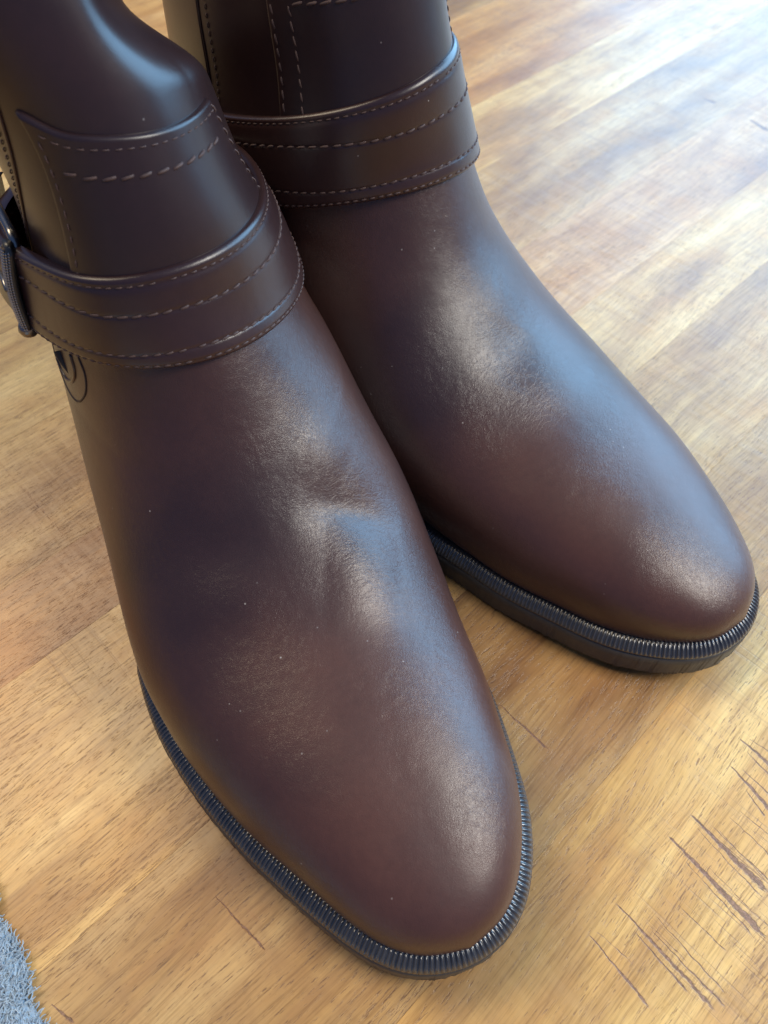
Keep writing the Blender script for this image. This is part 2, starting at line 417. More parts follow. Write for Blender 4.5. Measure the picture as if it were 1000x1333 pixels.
def build_sole(b, root, seed):
    rg = np.random.default_rng(seed)
    C, nn, nrib = sole_outline(b); n = len(C); x = C[:, 0]
    # the sole draws in under the arch
    arch = np.interp(x, [0, 3, 9, 14, 17.0, 19.5, 31], [.12, .12, -.5, -.25, .30, .36, .39])
    wd = arch
    ph = (np.arange(n) % 8) / 8 * 2 * np.pi
    amp = np.repeat(rg.uniform(.75, 1.15, nrib), 8)
    rib = (np.clip(np.sin(ph), -.75, 1) + .25 * np.sin(3 * ph + 1)) * amp
    sz = sole_z(x)
    def ring(o, z, r=0.0):
        p = C + nn * np.asarray(o)[..., None] if np.ndim(o) else C + nn * o
        return np.concatenate([p, (z + r)[:, None]], 1)
    k = np.clip((wd + 1) / 1.4, .1, 1)
    P = [ring(-2.0, sz + .06), ring(-.75, sz + .10), ring(wd - .62, sz + .26), ring(wd - .50, sz + .24), ring(wd - .46, sz + .25, rib * .03), ring(wd - .34, sz + .22, rib * .045),
         ring(wd - .20, sz + .15, rib * .058), ring(wd - .08, sz + .05, rib * .055), ring(wd - .01, sz - .04, rib * .03), ring(wd + .01, sz - .10), ring(wd - .05, sz - .17), ring(-.8, sz - .22)]
    # world
    W = np.stack([b.world(p) for p in P])
    strip_mesh('ribbed_welt', W, M['welt'], root, closed=True)
    zb = np.where(x > 12, spring(x) * .93, 0) ; kk = np.clip((13.5 - x) / 4, 0, 1); kk = kk * kk * (3 - 2 * kk)
    zb = zb * (1 - kk) + (sz - .75) * kk
    jit = np.convolve(np.r_[rg.normal(0, 1, n)], np.ones(9) / 9, 'same') * .035
    jit2 = np.repeat(rg.normal(0, 1, n // 8), 8) * .008
    top = sz - .17; h = top - zb
    Q = [ring(-.7, top), ring(wd - .02, top), ring(wd + .035, top - .04), ring(wd + .05 + jit2, top - h * .35), ring(wd + .045 + jit2, top - h * .8), ring(wd + .05 + jit, zb + .06),
         ring(wd - .02 + jit, zb + .01), ring(wd - .3, zb), ring(-1.4, zb)]
    Wq = np.stack([b.world(p) for p in Q])
    m = len(Q); V = Wq.reshape(-1, 3); F = grid_faces(m, n, True).tolist()
    cen = np.stack([C[:, 0], np.full(n, C[:, 1].mean()), zb], 1)      # bottom sheet to the centre line
    Wc = b.world(np.concatenate([C * [1, 0] + [0, .4], zb[:, None]], 1)); base = len(V)
    V = np.vstack([V, Wc]); a = (m - 1) * n
    F += [[a + q, a + (q + 1) % n, base + (q + 1) % n, base + q] for q in range(n)]
    mesh_obj('outsole', V, F, M['sole'], root)
    # heel block
    sel = x < 7.6
    idx = np.where(sel)[0]; brk = np.where(np.diff(idx) > 1)[0]
    if len(brk): idx = np.r_[idx[brk[0] + 1:], idx[:brk[0] + 1]]
    idx = idx[::6]
    O = C[idx] + nn[idx] * .22; zt = sole_z(O[:, 0]) - .78
    rows = []
    for f_, g_ in ((0, 1.0), (.12, 1.0), (.85, .97), (1, .95)):
        c0 = O.mean(0); rows.append(b.world(np.concatenate([c0 + (O - c0) * g_, (zt * (1 - f_))[:, None]], 1)))
    k_ = len(idx); V = np.vstack(rows); F = grid_faces(4, k_, True).tolist() + [list(range(k_)), [3 * k_ + q for q in range(k_)][::-1]]
    mesh_obj('heel', V, F, M['sole'], root)

def build_boot(name, label, b, strap_planes, panel, strap_extra, group, vamp_mat='vamp'):
    root = bpy.data.objects.new(name, None); COL.objects.link(root)
    root['label'] = label; root['category'] = 'boot'; root['group'] = group
    base = Vector(b.world(np.array([14., 0, 0])).tolist()); root.location = base; 
    inv = Matrix.Translation(-base)
    made = set(bpy.data.objects)
    (p0, n0), (p1, n1) = strap_planes
    J = np.arange(NH, dtype=float)
    It = b.plane_ring(p0, n0, 0, J); Ib = b.plane_ring(p1, n1, 0, J)
    def fillnan(a):
        g = ~np.isnan(a); return np.interp(J, np.r_[J[g] - NH, J[g], J[g] + NH], np.r_[a[g], a[g], a[g]])
    It, Ib = fillnan(It), fillnan(Ib)
    ks = np.exp(-np.arange(-9, 10) ** 2 / 18.); ks /= ks.sum()
    It, Ib = [np.convolve(np.r_[a[-9:], a, a[:9]], ks, 'valid') for a in (It, Ib)]
    # upper in two parts, parted under the strap
    F = grid_faces(NT, NH, True).reshape(NT - 1, NH, 4)
    mid = (It + Ib) / 2; ii = np.arange(NT - 1)[:, None]
    low = ii < mid[None, :]
    V = b.W.reshape(-1, 3)
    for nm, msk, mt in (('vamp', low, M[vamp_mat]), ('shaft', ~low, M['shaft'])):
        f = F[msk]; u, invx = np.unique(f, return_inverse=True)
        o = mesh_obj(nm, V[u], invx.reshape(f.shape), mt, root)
    # inside lining and rolled collar at the top of the shaft
    top = np.stack([b.samp(np.full(NH, NT - 1.1), J, o_)[0] for o_ in (0, .10, .12, 0, -.2, -.25)])
    for k, dz in enumerate((0, .001, .003, .0045, .003, 0)): top[k, :, 2] += dz
    strip_mesh('collar', top, M['shaft'], root, closed=True)
    lin = np.stack([b.samp(np.full(NH, i_), J, -.28)[0] for i_ in np.arange(NT - 1.1, NT - 30, -2.0)])
    strip_mesh('lining', lin, M['dark'], root, closed=True)
    # strap
    g = lambda v, c, w: math.exp(-((v - c) / w) ** 2)
    vs = np.r_[0.0, .004, .015, .03, .05, .07, .09, .12, .15, .2, .24, .27, .285, .30, .315, .33, .36, .42, .5, .58, .66, .72, .75, .77, .79, .82, .86, .9, .925, .945, .965, .98, .99, .997, 1.]
    prof = []
    for v in vs:
        e = 1 - abs(2 * v - 1) ** 14
        o = .15 + .20 * max(e, 0) ** .5 - .035 * g(v, .07, .016) - .022 * g(v, .30, .012) - .022 * g(v, .77, .012) - .03 * g(v, .945, .013) + .02 * g(v, .035, .03) + .015 * g(v, .5, .2)
        prof.append((v, o))
    prof = [(.02, -.12), (.004, -.02)] + prof + [(.996, -.02), (.98, -.12)]
    Jd = np.arange(0, NH, .5); Itd = np.interp(Jd, np.r_[J, NH], np.r_[It, It[0]]); Ibd = np.interp(Jd, np.r_[J, NH], np.r_[Ib, Ib[0]])
    exd = strap_extra(Jd)
    P = band(b, Jd, Itd, Ibd, prof, exd)
    strap = strip_mesh('strap', P.transpose(1, 0, 2), M['strap'], root, closed=True)
    po = np.array(prof)
    for v, pitch, ln, rad, sk in ((.07, .30, .22, .026, .012), (.30, .42, .33, .040, .035), (.77, .36, .28, .036, .03), (.945, .30, .24, .034, .02)):
        off = np.interp(v, po[2:-2, 0], po[2:-2, 1])
        I = Itd + (Ibd - Itd) * v
        stitches(b, I, Jd, off + exd + .004, pitch, ln, rad, sk, strap)
    # front panel on the shaft above the strap: lateral edge, top edge, medial edge
    jl, jr, tp, tn = panel['jl'], panel['jr'], panel['p'], panel['n']
    m = 140; u = np.linspace(0, 1, m)
    jl0, jl1 = jl; jr0, jr1 = jr           # column at the bottom, at the top
    Iref_t = b.plane_ring(tp, tn, 0, (jl1 + (jr1 - jl1) * u)); Iref_t = Iref_t + panel.get('horn', 0) * np.exp(-(u / .10) ** 2)
    kk = np.exp(-np.arange(-8, 9) ** 2 / 18.); kk /= kk.sum(); Iref_t = np.convolve(np.r_[[Iref_t[0]] * 8, Iref_t, [Iref_t[-1]] * 8], kk, 'valid')
    Ilow = np.interp((jl0 + (jr0 - jl0) * u) % NH, J, It) - 4
    vv = np.r_[-.004, 0, .003, .01, .02, .035, .05, .065, .08, .1, .14, .2, .26, .3, .4, .5, .6, .7, .8, .9, 1.]
    uu = np.r_[-.004, 0, .004, .012, .022, .035, .05, np.linspace(.07, .93, 96), .95, .965, .978, .988, .996, 1, 1.004]
    def pan(uq, vq, off):
        """vq 0 top edge, 1 under the strap"""
        ub = np.clip(uq, 0, 1)
        it = np.interp(ub, u, Iref_t); il = np.interp(ub, u, Ilow)
        I = it + (il - it) * vq
        jt = jl1 + (jr1 - jl1) * uq; jb = jl0 + (jr0 - jl0) * uq
        return I, jt + (jb - jt) * vq, off
    UU, VV = np.meshgrid(uu, vv, indexing='ij')
    edge = lambda q, w: np.clip(q / w, 0, 1)
    e = np.minimum(np.minimum(edge(UU + .002, .014), edge(1.002 - UU, .014)), edge(VV + .002, .02))
    th = .02 + .13 * np.sqrt(np.clip(e, 0, 1)) - .12 * (e <= 0)
    th = th - .03 * np.exp(-((VV - .24) / .012) ** 2)
    I, Jp, o = pan(UU, VV, th)
    P, _ = b.samp(I, Jp, o)
    pn = strip_mesh('front_panel', P, M['shaft'], root)
    q = np.linspace(0.05, .97, 200); panel['cols'] = [((np.full(200, c_), np.linspace(.02 if c_ > .95 else .24, .98, 200)), .40, .31, .030, .03) for c_ in panel['cols']]
    for path, pitch, ln, rad, sk in (((q, np.full(200, .075)), .30, .22, .020, .01), ((np.linspace(.09, .93, 200), np.full(200, .24)), .46, .37, .042, .05),
                                 ((np.full(200, .045), np.linspace(.10, .98, 200)), .34, .26, .022, .01),
                                 *panel['cols']):
        I, Jp, o = pan(path[0], path[1], .155); stitches(b, I, Jp, np.full(len(I), .152), pitch, ln, rad, sk, pn)
    # back seam of the shaft, with its stitching
    for side in (0, 1):
        I = np.linspace(NT - 6, 170 if side == 0 else 226, 160); Jq = np.full(160, 67.0) if side == 0 else 214 + np.clip((I - 258) * 1.1, -14, 20)
        Pp, _ = b.samp(I, Jq, .01)
        V_, F_ = tube(Pp, .0006, 6); mesh_obj('seam', V_, F_, M['strap'], root)
        stitches(b, I, Jq + (-2.6 if side == 0 else -3.0), np.full(160, .02), .26, .17, .018, 0, root)
    # stitched tab that comes out from under the strap on the outer side
    def curve(c, off, r, name, mat, par):
        c = catmull(np.array([[i, j, 0] for i, j in c], float), 40); Pp, _ = b.samp(c[:, 0], c[:, 1], off)
        V_, F_ = tube(Pp, r, 8); return mesh_obj(name, V_, F_, mat, par)
    tab = curve([(226, 219.5), (221.5, 219), (218.2, 217.2), (217, 214.3), (218, 211.5), (221.5, 209), (226, 207.5)], .0, .0006, 'side_tab', M['strap'], root)
    curve([(228, 212.5), (225, 213), (222, 213.6), (219.4, 214.2)], -.05, np.interp(np.arange(40), [0, 12, 39], [.0022, .0018, .0004]), 'tab_slot', M['dark'], tab)
    curve([(226, 223), (220, 223), (214.5, 221.5), (211, 218.5), (209.8, 214.5), (211, 211), (214.5, 207.5), (220, 205), (226, 204)], .0, .00038, 'tab_seam', M['thread_dark'], tab)
    build_sole(b, root, 3)
    return root, (Jd, Itd, Ibd, exd)

def build_buckle(b, root, info, jb, J_back):
    Jd, It, Ib, ex = info
    def sp(j, v, off):
        k = j % NH; it = np.interp(k, Jd, It); ib = np.interp(k, Jd, Ib); e = np.interp(k, Jd, ex)
        return b.samp(np.array([it + (ib - it) * v]), np.array([float(j)]), np.array([off + e]))
    pt, nt_ = sp(jb, -.02, .30); pb, nb_ = sp(jb, 1.0, .30)
    pt, pb, nn = pt[0], pb[0], (nt_[0] + nb_[0]) / 2; nn /= np.linalg.norm(nn)
    wdir = pb - pt; Lw = np.linalg.norm(wdir); wdir /= Lw; nn = nn - wdir * (nn @ wdir); nn /= np.linalg.norm(nn)
    back = np.cross(wdir, nn); pf, _ = sp(jb - 10, .5, .3)
    if back @ (pf[0] - (pt + pb) / 2) < 0: back = -back
    r = bpy.data.objects.new('buckle', None)
    # bar: a rounded half tube with knurled face
    s = np.linspace(-.05, 1.03, 30); bag = Bag(); n = len(s); k = 14
    an = np.linspace(0, 2 * np.pi, k, endpoint=False)
    prof = np.stack([np.sign(np.cos(an)) * np.abs(np.cos(an)) ** .7 * .0036, np.sign(np.sin(an)) * np.abs(np.sin(an)) ** .8 * .0017], 1)
    Vv = []
    for q in s:
        sc = 1.0 if .0 < q < .98 else .75
        bow = .0012 * math.sin(math.pi * min(max(q, 0), 1))
        c0 = pt + wdir * (q * Lw) + nn * bow
        Vv.append(c0 + (back[None] * prof[:, :1] + nn[None] * prof[:, 1:]) * sc)
    V = np.vstack(Vv); F = grid_faces(n, k, True).tolist() + [list(range(k))[::-1], [(n - 1) * k + q for q in range(k)]]
    bar = mesh_obj('buckle_bar', V, F, M['knurl'], root)
    dots = Bag()
    for a in range(30):
        for c in range(7):
            q = (a + .5 * (c % 2) + .5) / 31; phi = (c - 3) * .44; x = .0036 * math.sin(phi)
            zz = .0017 * math.cos(phi) + .0012 * math.sin(math.pi * q)
            cc = pt + wdir * (q * Lw) + back * x + nn * (zz + .0001)
            rr = .00052
            Vq = cc + np.array([wdir * rr, back * rr, -wdir * rr, -back * rr, nn * rr]); dots.add(Vq, [[0, 1, 4], [1, 2, 4], [2, 3, 4], [3, 0, 4]])
    dots.build('knurling', M['stud'], bar, 'stuff')
    ce = pt + wdir * (1.035 * Lw); Vs, Fs = tube(np.array([ce - wdir * .003, ce - wdir * .0015, ce, ce + wdir * .0015, ce + wdir * .0024]), np.array([.0022, .0029, .0031, .0024, .0008]), 14)
    mesh_obj('buckle_tip', Vs, Fs, M['metal'], bar)
    # frame: rounded rectangle of wire going back from the bar
    W2 = Lw * .5 + .0022; D = .030; c0 = (pt + pb) / 2
    pts = []
    for cx, cy, a0 in ((.0, 1, 90), (0, -1, 180), (1, -1, 270), (1, 1, 360)):
        for t in np.linspace(0, 90, 7):
            a = math.radians(a0 + t); rr = .004
            x = (rr + .001 if cx == 0 else D - rr) + rr * math.cos(a); y = cy * (W2 - rr) + rr * math.sin(a)
            pts.append(c0 + back * x - wdir * y + nn * (-.0022))
    pts.append(pts[0]); pts.append(pts[1])
    V, F = tube(np.array(pts), .0015, 10, False); mesh_obj('buckle_frame', V, F, M['metal'], root)
    # prong
    V, F = tube(np.array([c0 + back * .0275 + nn * .001, c0 + back * .018 + nn * .003, c0 + back * .006 + nn * .0028, c0 + nn * .0032]), np.array([.0012, .0011, .0010, .0007]), 8); mesh_obj('buckle_prong', V, F, M['metal'], root)
    # strap tail folded through the frame
    q = np.linspace(0, 1, 20); tail = []
    for v_ in (-1, -.94, .94, 1):
        row = []
        for t in q:
            p = c0 + back * (.004 + .052 * t) + nn * (.0005 + .0035 * math.sin(t * 3) - .010 * t * t) + wdir * (v_ * Lw * .44)
            row.append(p + nn * (.0012 if abs(v_) < 1 else 0))
        tail.append(row)
    tail = np.array(tail)
    low = tail[::-1].copy(); low[:, :] -= nn * .0018
    full = np.concatenate([tail, low]); mesh_obj('strap_tail', full.reshape(-1, 3), grid_faces(8, 20, False, True), M['strap'], root)

# ------------------------------------------------------------------ wooden tabletop
GA = R(46.0)                                        # direction of the grain, from +Y towards +X
gl = np.array([math.sin(GA), math.cos(GA)]); gc = np.array([math.cos(GA), -math.sin(GA)])

def scratch_group():
    g = bpy.data.node_groups.new('scratch', 'ShaderNodeTree')
    for n_, t in (('P', 'NodeSocketVector'), ('A', 'NodeSocketVector'), ('U', 'NodeSocketVector'), ('V', 'NodeSocketVector'), ('L', 'NodeSocketFloat'), ('W', 'NodeSocketFloat'), ('K', 'NodeSocketFloat'), ('N', 'NodeSocketFloat')):
        g.interface.new_socket(n_, in_out='INPUT', socket_type=t)
    g.interface.new_socket('F', in_out='OUTPUT', socket_type='NodeSocketFloat')
    i = g.nodes.new('NodeGroupInput'); o = g.nodes.new('NodeGroupOutput')
    sub = N(g, 'ShaderNodeVectorMath', operation='SUBTRACT'); g.links.new(i.outputs['P'], sub.inputs[0]); g.links.new(i.outputs['A'], sub.inputs[1])
    du = N(g, 'ShaderNodeVectorMath', operation='DOT_PRODUCT'); g.links.new(sub.outputs[0], du.inputs[0]); g.links.new(i.outputs['U'], du.inputs[1])
    dv = N(g, 'ShaderNodeVectorMath', operation='DOT_PRODUCT'); g.links.new(sub.outputs[0], dv.inputs[0]); g.links.new(i.outputs['V'], dv.inputs[1])
    t = math_(g, 'DIVIDE', du.outputs['Value'], i.outputs['L'])
    wt = math_(g, 'MULTIPLY', i.outputs['W'], math_(g, 'ADD', .25, math_(g, 'MULTIPLY', math_(g, 'MAXIMUM', t, 0.), .9)))
    wt = math_(g, 'MULTIPLY', wt, math_(g, 'ADD', .25, math_(g, 'MULTIPLY', i.outputs['N'], 1.5)))
    d = math_(g, 'ABSOLUTE', dv.outputs['Value'])
    f = math_(g, 'SUBTRACT', 1., math_(g, 'DIVIDE', d, wt), clamp=True)
    inr = math_(g, 'MULTIPLY', math_(g, 'MULTIPLY', t, 14., clamp=True), math_(g, 'MULTIPLY', math_(g, 'SUBTRACT', 1., t), 5., clamp=True))
    f = math_(g, 'MULTIPLY', math_(g, 'MULTIPLY', f, inr), i.outputs['K'])
    g.links.new(f, o.inputs['F']); return g
# saw-mark lists: start x,y, end x,y in metres on the table, width, strength
def wood(SCR):
    m, nt, b = new_mat('varnished_mango_wood')
    tco = N(nt, 'ShaderNodeTexCoord'); oi = N(nt, 'ShaderNodeObjectInfo')
    sh = N(nt, 'ShaderNodeVectorMath', operation='SCALE'); sh.inputs['Scale'].default_value = 7.0
    cmb = N(nt, 'ShaderNodeCombineXYZ'); nt.links.new(oi.outputs['Random'], cmb.inputs[0]); nt.links.new(oi.outputs['Random'], cmb.inputs[1]); nt.links.new(oi.outputs['Random'], cmb.inputs[2])
    nt.links.new(cmb.outputs[0], sh.inputs[0])
    ad = N(nt, 'ShaderNodeVectorMath', operation='ADD'); nt.links.new(tco.outputs['Object'], ad.inputs[0]); nt.links.new(sh.outputs[0], ad.inputs[1])
    raw = ad.outputs[0]
    # slight wave of the grain
    wn = N(nt, 'ShaderNodeTexNoise'); nt.links.new(scaled(nt, raw, (6, 14, 1)), wn.inputs['Vector']); wn.inputs['Scale'].default_value = 1; wn.inputs['Detail'].default_value = 2
    ws = N(nt, 'ShaderNodeVectorMath', operation='MULTIPLY_ADD'); nt.links.new(wn.outputs['Color'], ws.inputs[0]); ws.inputs[1].default_value = (0, .022, 0); nt.links.new(raw, ws.inputs[2])
    p = ws.outputs[0]
    blotch = noise(nt, scaled(nt, p, (9, 38, 1)), 1, 4, .55)
    streak = noise(nt, scaled(nt, p, (7, 240, 1)), 1, 4, .6)
    fine = noise(nt, scaled(nt, p, (60, 1500, 1)), 1, 3, .6)
    cloud = noise(nt, scaled(nt, raw, (30, 45, 1)), 1, 4, .6)
    c = ramp(nt, blotch, [(.34, (.31, .163, .053)), (.46, (.48, .290, .100)), (.57, (.59, .385, .150)), (.70, (.68, .485, .218))])
    c = mix(nt, ramp(nt, streak, [(.38, 0.), (.68, .55)]), c, (.36, .205, .085))
    c = mix(nt, ramp(nt, cloud, [(.48, 0.), (.72, .45)]), c, (.50, .255, .075))
    c = mix(nt, .85, c, ramp(nt, fine, [(.34, (.68, .63, .56)), (.50, (1., 1., 1.)), (.66, (1.10, 1.10, 1.08))]), 'MULTIPLY')
    fig = noise(nt, scaled(nt, raw, (95, 26, 1)), 1, 3, .55, .6)
    c = mix(nt, ramp(nt, fig, [(.50, 0.), (.72, .38)]), c, (.33, .185, .075))
    # pores: short dark dashes along the grain, thicker in some zones
    vo = noise(nt, scaled(nt, p, (210, 2200, 1)), 1, 3, .6, .25)
    zone = noise(nt, scaled(nt, raw, (14, 40, 1)), 1, 3, .6)
    thr = math_(nt, 'SUBTRACT', .71, math_(nt, 'MULTIPLY', zone, .24))
    pore = math_(nt, 'MULTIPLY', math_(nt, 'SUBTRACT', vo, thr), 14., clamp=True)
    c = mix(nt, math_(nt, 'MULTIPLY', pore, .70), c, (.15, .075, .035))
    # each board its own tone
    tone = N(nt, 'ShaderNodeSeparateColor'); nt.links.new(oi.outputs['Color'], tone.inputs[0])
    c = mix(nt, 1., c, oi.outputs['Color'], 'MULTIPLY')
    # saw marks across the grain
    gp = N(nt, 'ShaderNodeNewGeometry').outputs['Position']
    wob = N(nt, 'ShaderNodeTexNoise'); nt.links.new(gp, wob.inputs['Vector']); wob.inputs['Scale'].default_value = 180; wob.inputs['Detail'].default_value = 3
    wv = N(nt, 'ShaderNodeVectorMath', operation='MULTIPLY_ADD'); nt.links.new(wob.outputs['Color'], wv.inputs[0]); wv.inputs[1].default_value = (.0014, .0014, 0); nt.links.new(gp, wv.inputs[2])
    wid = noise(nt, gp, 700, 3, .7)
    G = scratch_group(); tot = None
    for (ax, ay, bx, by, wd, st) in SCR:
        n = N(nt, 'ShaderNodeGroup'); n.node_tree = G
        L = math.hypot(bx - ax, by - ay); ux, uy = (bx - ax) / L, (by - ay) / L
        nt.links.new(wv.outputs[0], n.inputs['P']); n.inputs['A'].default_value = (ax + .0007, ay + .0007, 0); n.inputs['U'].default_value = (ux, uy, 0); n.inputs['V'].default_value = (-uy, ux, 0)
        n.inputs['L'].default_value = L; n.inputs['W'].default_value = wd; n.inputs['K'].default_value = st; nt.links.new(wid, n.inputs['N'])
        tot = n.outputs[0] if tot is None else math_(nt, 'MAXIMUM', tot, n.outputs[0])
    # faint saw lines everywhere, in patches
    saw = noise(nt, scaled(nt, raw, (900, 14, 1)), 1, 2, .5)
    sawz = ramp(nt, noise(nt, scaled(nt, raw, (11, 13, 1)), 1, 2), [(.52, 0.), (.66, 1.)])
    sawl = math_(nt, 'MULTIPLY', math_(nt, 'MULTIPLY', math_(nt, 'SUBTRACT', saw, .60), 9., clamp=True), sawz)
    dn = N(nt, 'ShaderNodeVectorMath', operation='DISTANCE'); nt.links.new(gp, dn.inputs[0]); dn.inputs[1].default_value = tuple(floor_at(1010, 1190))
    rough_zone = ramp(nt, math_(nt, 'MULTIPLY', dn.outputs['Value'], 18.), [(.25, 1.), (1., 0.)])
    sawn = noise(nt, scaled(nt, raw, (1500, 22, 1)), 1, 4, .6, .2)
    sawl2 = math_(nt, 'MULTIPLY', math_(nt, 'MULTIPLY', math_(nt, 'SUBTRACT', sawn, .575), 12., clamp=True), rough_zone)
    sawl = math_(nt, 'MAXIMUM', sawl, math_(nt, 'MULTIPLY', sawl2, 2.))
    c = mix(nt, math_(nt, 'MULTIPLY', sawl, .34, clamp=True), c, (.22, .10, .045))
    if tot is not None:
        halo = tot
        nz = noise(nt, scaled(nt, gp, (2000, 420, 1), (0, 0, R(-46 - 0))), 1, 3, .7)
        tot = math_(nt, 'MULTIPLY', math_(nt, 'SUBTRACT', math_(nt, 'MULTIPLY', tot, 2.1), math_(nt, 'MULTIPLY', nz, 1.9)), 2.6, clamp=True)
        c = mix(nt, math_(nt, 'MULTIPLY', halo, .45, clamp=True), c, (.42, .20, .08))
        c = mix(nt, math_(nt, 'MULTIPLY', tot, .85, clamp=True), c, mix(nt, ramp(nt, wid, [(.4, 0.), (.65, 1.)]), (.085, .035, .022), (.27, .145, .10)))
    nt.links.new(c, b.inputs['Base Color'])
    h = math_(nt, 'ADD', math_(nt, 'MULTIPLY', fine, .35), math_(nt, 'MULTIPLY', pore, -.8))
    h = math_(nt, 'ADD', h, math_(nt, 'MULTIPLY', sawl, -.6))
    if tot is not None: h = math_(nt, 'ADD', h, math_(nt, 'MULTIPLY', tot, -2.5))
    nb = bump(nt, h, .00012, .55)
    und = noise(nt, scaled(nt, raw, (160, 22, 1)), 1, 2, .5)
    und2 = noise(nt, scaled(nt, raw, (26, 90, 1)), 1, 3, .5)
    nb = bump(nt, math_(nt, 'ADD', und, und2), .0008, .28, nb)
    nt.links.new(nb, b.inputs['Normal'])
    rr = math_(nt, 'ADD', .31, math_(nt, 'MULTIPLY', cloud, .16))
    nt.links.new(rr, b.inputs['Roughness']); b.inputs['Specular IOR Level'].default_value = .6
    b.inputs['Coat Weight'].default_value = .05; b.inputs['Coat Roughness'].default_value = .3
    return m
PXS = [((866, 1083), (1012, 1236), .0011, 1.0), ((895, 1056), (1015, 1177), .0012, .95), ((949, 994), (1015, 1067), .0008, .95), ((961, 960), (1015, 1006), .0008, .9),
       ((797, 1170), (950, 1335), .0008, .85), ((762, 1211), (860, 1328), .0005, .8), ((774, 1211), (832, 1261), .0003, .6), ((683, 1278), (740, 1336), .0004, .5),
       ((946, 1060), (1015, 1124), .0003, .7), ((961, 1054), (1015, 1098), .0003, .7), ((878, 1174), (957, 1249), .0003, .7), ((849, 1187), (957, 1307), .0003, .75), ((930, 1075), (1010, 1160), .0004, .6),
       ((835, 1195), (905, 1262), .0003, .6), ((646, 913), (724, 985), .0005, .8), ((276, 1162), (356, 1248), .0005, .75), ((316, 1176), (338, 1202), .0004, .4), ((66, 1306), (100, 1336), .0006, .8),
       ((-10, 592), (100, 715), .0012, .45), ((40, 668), (66, 715), .0014, .35), ((916, 536), (1000, 586), .0005, .35), ((915, 128), (934, 135), .0016, .9), ((975, 155), (1003, 172), .002, .9)]
_r = random.Random(3)
CL, OT = [], []
for a, c_, w_, s_ in PXS:
    A_ = floor_at(*a); B_ = floor_at(*c_); big = w_ >= .0008 and a[0] > 700 and a[1] > 900
    lst = CL if a[0] > 760 and a[1] > 900 else OT
    lst.append((A_.x, A_.y, B_.x, B_.y, w_ * (2.3 if big else 2.6), s_))
    if big:
        for off in (-5, 6):                 # finer cuts that run beside the deep one
            k0 = _r.uniform(.1, .45); k1 = _r.uniform(.75, 1.1); dx, dy = c_[0] - a[0], c_[1] - a[1]
            A_ = floor_at(a[0] + dx * k0 + off, a[1] + dy * k0 - off); B_ = floor_at(a[0] + dx * k1 + off * 1.6, a[1] + dy * k1 - off * 1.6)
            CL.append((A_.x, A_.y, B_.x, B_.y, .0010, _r.uniform(.6, .85)))
M['wood'] = wood(OT)
M['wood_sawn'] = wood(CL)

